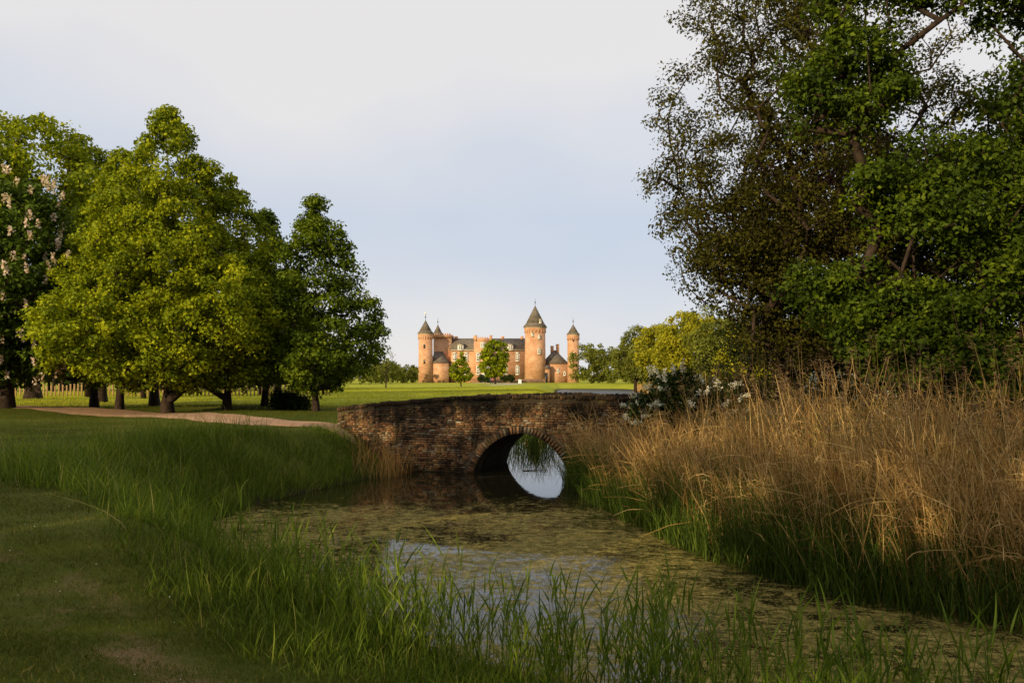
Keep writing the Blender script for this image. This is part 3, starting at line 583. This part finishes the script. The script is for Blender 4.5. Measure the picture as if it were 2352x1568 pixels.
ribbons(A,P,up_dir(n,.16),rng.uniform(.8,1.8,n),b,.02,4,rng.random(n),.7); A.obj('channel_reeds',M_reedg,RB)
P,s=region(60000,14,36,120,200,lambda x,y,s:(s>-.4)&(s<4)&(x>18)); P=P[:9000]; n=len(P); A=Acc()
b=rng.normal(0,.1,(n,3)); ribbons(A,P,up_dir(n,.08),rng.uniform(1.4,2.2,n),b,.07,2,rng.random(n)); A.obj('far_dry_reeds',M_reedd,RB)
P,s=region(4000,-4.8,-1.9,25.8,27.6,lambda x,y,s:(s>-.7)&notbridge(x,y)); P=P[:240]; n=len(P); A=Acc(); b=rng.normal(0,.2,(n,3)); b[:,2]=-.1
ribbons(A,P,up_dir(n,.16),rng.uniform(.6,1.5,n),b,.012,4,rng.random(n)*.6,.6); A.obj('dry_clump',M_reedd,RB)
# young reeds in the foreground
YR=empty('young_reeds')
P,s=region(30000,-6,9,4.6,14,lambda x,y,s:(s>-.8)&(s<1.1)&(x<y*.25+4.6)&((y<9.6)|(x<-.5))&(np.hypot(x,y)>4.9))
keep=rng.random(len(P))<(.03+.26*patch(P[:,0],P[:,1],2.3))*np.where(P[:,1]>10,.4,1)*np.where(P[:,0]>4,.6,1); P=P[keep]; n=len(P)
h=rng.uniform(.5,1.25,n)*np.interp(P[:,1],[5,8,12],[.85,1,.75]); d=up_dir(n,.06); b=rng.normal(0,.05,(n,3)); b[:,2]=0; A=Acc(); ribbons(A,P,d,h,b,.010,4,rng.random(n)*.5,.7,1)
q=np.repeat(np.arange(n),7); t=np.tile(np.linspace(.25,.97,7),n)+rng.normal(0,.03,7*n); p=P[q]+d[q]*(h[q]*t)[:,None]+b[q]*(h[q]*t*t)[:,None]
a=rng.uniform(0,6.28,n)[q]+np.tile(np.arange(7)*2.6,n)+rng.normal(0,.3,7*n); el=np.radians(rng.uniform(60,86,7*n)); dd=np.stack([np.cos(a)*np.cos(el),np.sin(a)*np.cos(el),np.sin(el)],1)
bb=np.stack([np.cos(a)*.13,np.sin(a)*.13,-rng.uniform(.0,.35,7*n)],1)
ribbons(A,p,dd,rng.uniform(.2,.42,7*n),bb,.02,4,np.clip(rng.normal(.55,.25,7*n),0,1),1.,.5); A.obj('shoots',M_reedy,YR)
P,s=region(300000,-5,10,2.6,12,lambda x,y,s:(s>-.15)&(s<3.2)&(x>-4.5)&(y<9.6+np.clip(-x,0,4)))
w=np.clip(1-(s-1.0-.5*np.clip(P[:,0],0,2))/1.7,0.0,1)*(1-wear(P[:,0],P[:,1])); keep=rng.random(len(P))<w*.5; P=P[keep];s=s[keep];n=len(P); A=Acc(); b=rng.normal(0,.35,(n,3)); b[:,2]=-np.abs(b[:,2])
ribbons(A,P,up_dir(n,.2),rng.uniform(.08,.36,n)*(.5+.6*patch(P[:,0],P[:,1],2)),b,.008,3,rng.random(n)); A.obj('bank_grass',M_tall)
# lawn
A=Acc()
def onpath(x,y):
    r=np.zeros(len(x),bool)
    for i in range(0,len(PC),1):
        r|=(x-PC[i,0])**2+(y-PC[i,1])**2<(PW[i]*.5)**2
    return r
P,s=region(480000,-10,4,3.0,15,lambda x,y,s:(s>.6)&(x<y*.1+2.5)&(x>-.62*y-1.5)); nn=len(P)
pt=patch(P[:,0]*.8+.5,P[:,1]+.3,1.1)*.6+.4*patch(P[:,0]+2,P[:,1]*1.3,3.1); wv=wear(P[:,0],P[:,1])
dens=np.clip(8/np.hypot(P[:,0],P[:,1]),.3,1)*(.35+.65*np.clip(pt*1.7-.1,0,1))*(1-.8*wv); keep=rng.random(nn)<dens; P=P[keep];pt=pt[keep];wv=wv[keep];n=len(P); b=rng.normal(0,.4,(n,3)); b[:,2]=-np.abs(b[:,2])
ribbons(A,P,up_dir(n,.35),rng.uniform(.025,.09,n)*(.5+.8*pt)*(1-.5*wv),b,.006,2,np.clip(rng.beta(2,2.6,n)+.4*(rng.random(n)<.1+.3*(pt<.35)+.6*wv),0,1)); print('lawn',n)
P,s=region(300000,-30,2,14,50,lambda x,y,s:(s>1.5)&notbridge(x,y)&(x>-.62*y-1)); P=P[~onpath(P[:,0],P[:,1])]; n=len(P); b=rng.normal(0,.4,(n,3)); b[:,2]=-np.abs(b[:,2])
ribbons(A,P,up_dir(n,.35),rng.uniform(.03,.09,n)*(.5+.8*patch(P[:,0],P[:,1],1.3)),b,.016,1,np.clip(rng.beta(2,2.6,n),0,1))
A.obj('lawn_grass',M_grass)
A=Acc(); P,s=region(170000,-50,22,48,150,lambda x,y,s:(s>1)&(x>-.62*y)); P=P[rng.random(len(P))<np.clip(70/P[:,1],0,1)]; P=P[~onpath(P[:,0],P[:,1])]; n=len(P); b=rng.normal(0,.3,(n,3)); b[:,2]=-np.abs(b[:,2])
ribbons(A,P,up_dir(n,.3),rng.uniform(.06,.16,n),b,.06,1,np.clip(rng.beta(2,2,n),0,1))
A.obj('meadow_grass',leafmat('sunlit_meadow_blade',[(0,(.26,.28,.012)),(1,(.5,.48,.035))],.3))  # lit variety of the lawn blades, low sunlight put into their colour
P,s=region(200,-9,0,4,16,lambda x,y,s:(s>1.8)); P[:,2]+=.06; A=Acc(); add_leaves(A,P,np.zeros((len(P),3))+[0,-.2,1],.014,1,rng.random(len(P))); A.obj('daisies',M_flower)
A=Acc()
for (x,y,l,a,r) in ((-.55,26.3,1.0,.2,.025),(.75,28.2,.8,.05,.016)):
    p0=np.array([x-l/2*math.cos(a),y-l/2*math.sin(a),.01]); p1=np.array([x+l/2*math.cos(a),y+l/2*math.sin(a),.03]); u=np.array([-math.sin(a),math.cos(a),0]); w=np.array([0,0,1.])
    ang=np.arange(6)*math.pi/3; V=[p0+(u*math.cos(t)+w*math.sin(t))*r for t in ang]+[p1+(u*math.cos(t)+w*math.sin(t))*r*.6 for t in ang]; i=np.arange(6);j=(i+1)%6
    A.add(V,np.stack([i,j,j+6,i+6],1))
A.obj('driftwood',M_bark)

# ---------------------------------------------------------------- light, world, camera
el=math.radians(15); az=math.radians(216)
sd=np.array([math.sin(az)*math.cos(el),math.cos(az)*math.cos(el),math.sin(el)])
sl=bpy.data.lights.new('sun','SUN'); sl.energy=5; sl.angle=math.radians(.5); sl.color=(1,.80,.46)
so=bpy.data.objects.new('sun',sl); scene.collection.objects.link(so)
from mathutils import Vector
so.rotation_euler=Vector(sd).to_track_quat('Z','Y').to_euler()
w=bpy.data.worlds.new('World'); scene.world=w; w.use_nodes=True; nt=w.node_tree; nt.nodes.clear()
out=nt.nodes.new('ShaderNodeOutputWorld'); bg=nt.nodes.new('ShaderNodeBackground'); bg.inputs[1].default_value=.1
sky=nt.nodes.new('ShaderNodeTexSky'); sky.sky_type='NISHITA'; sky.sun_disc=False; sky.sun_elevation=el; sky.sun_rotation=az
g=nt.nodes.new('ShaderNodeTexCoord').outputs['Generated']; mp=nt.nodes.new('ShaderNodeMapping'); mp.inputs['Scale'].default_value=(1,1,2.0); mp.inputs['Location'].default_value=(.1,.0,.35); nt.links.new(g,mp.inputs[0])
nz=noise(nt,1.5,4,.45,mp.outputs[0],.2)
sep=nt.nodes.new('ShaderNodeSeparateXYZ'); nt.links.new(g,sep.inputs[0])
hi=maprange(nt,sep.outputs[2],.18,.40,-.05,.40); lo=maprange(nt,sep.outputs[2],.13,0,0,.2)
f=maths(nt,'ADD',maths(nt,'ADD',nz,hi),lo); f=maprange(nt,f,.42,.82,0,1)
c=mix(nt,f,(5.2,6.2,7.9),(8.5,8.3,8.3))
c=mix(nt,.92,sky.outputs[0],c); nt.links.new(c,bg.inputs[0]); nt.links.new(bg.outputs[0],out.inputs[0])
cam=bpy.data.cameras.new('camera'); cam.sensor_width=36; cam.lens=F/2352*36; cam.shift_y=84/2352; cam.clip_end=10000; cam.clip_start=.1
co=bpy.data.objects.new('camera',cam); scene.collection.objects.link(co); co.location=(0,0,HC); co.rotation_euler=(math.radians(90),0,0); scene.camera=co
scene.view_settings.view_transform='Standard'; scene.view_settings.look='None'; scene.view_settings.exposure=0
print('done',time.time()-T0)
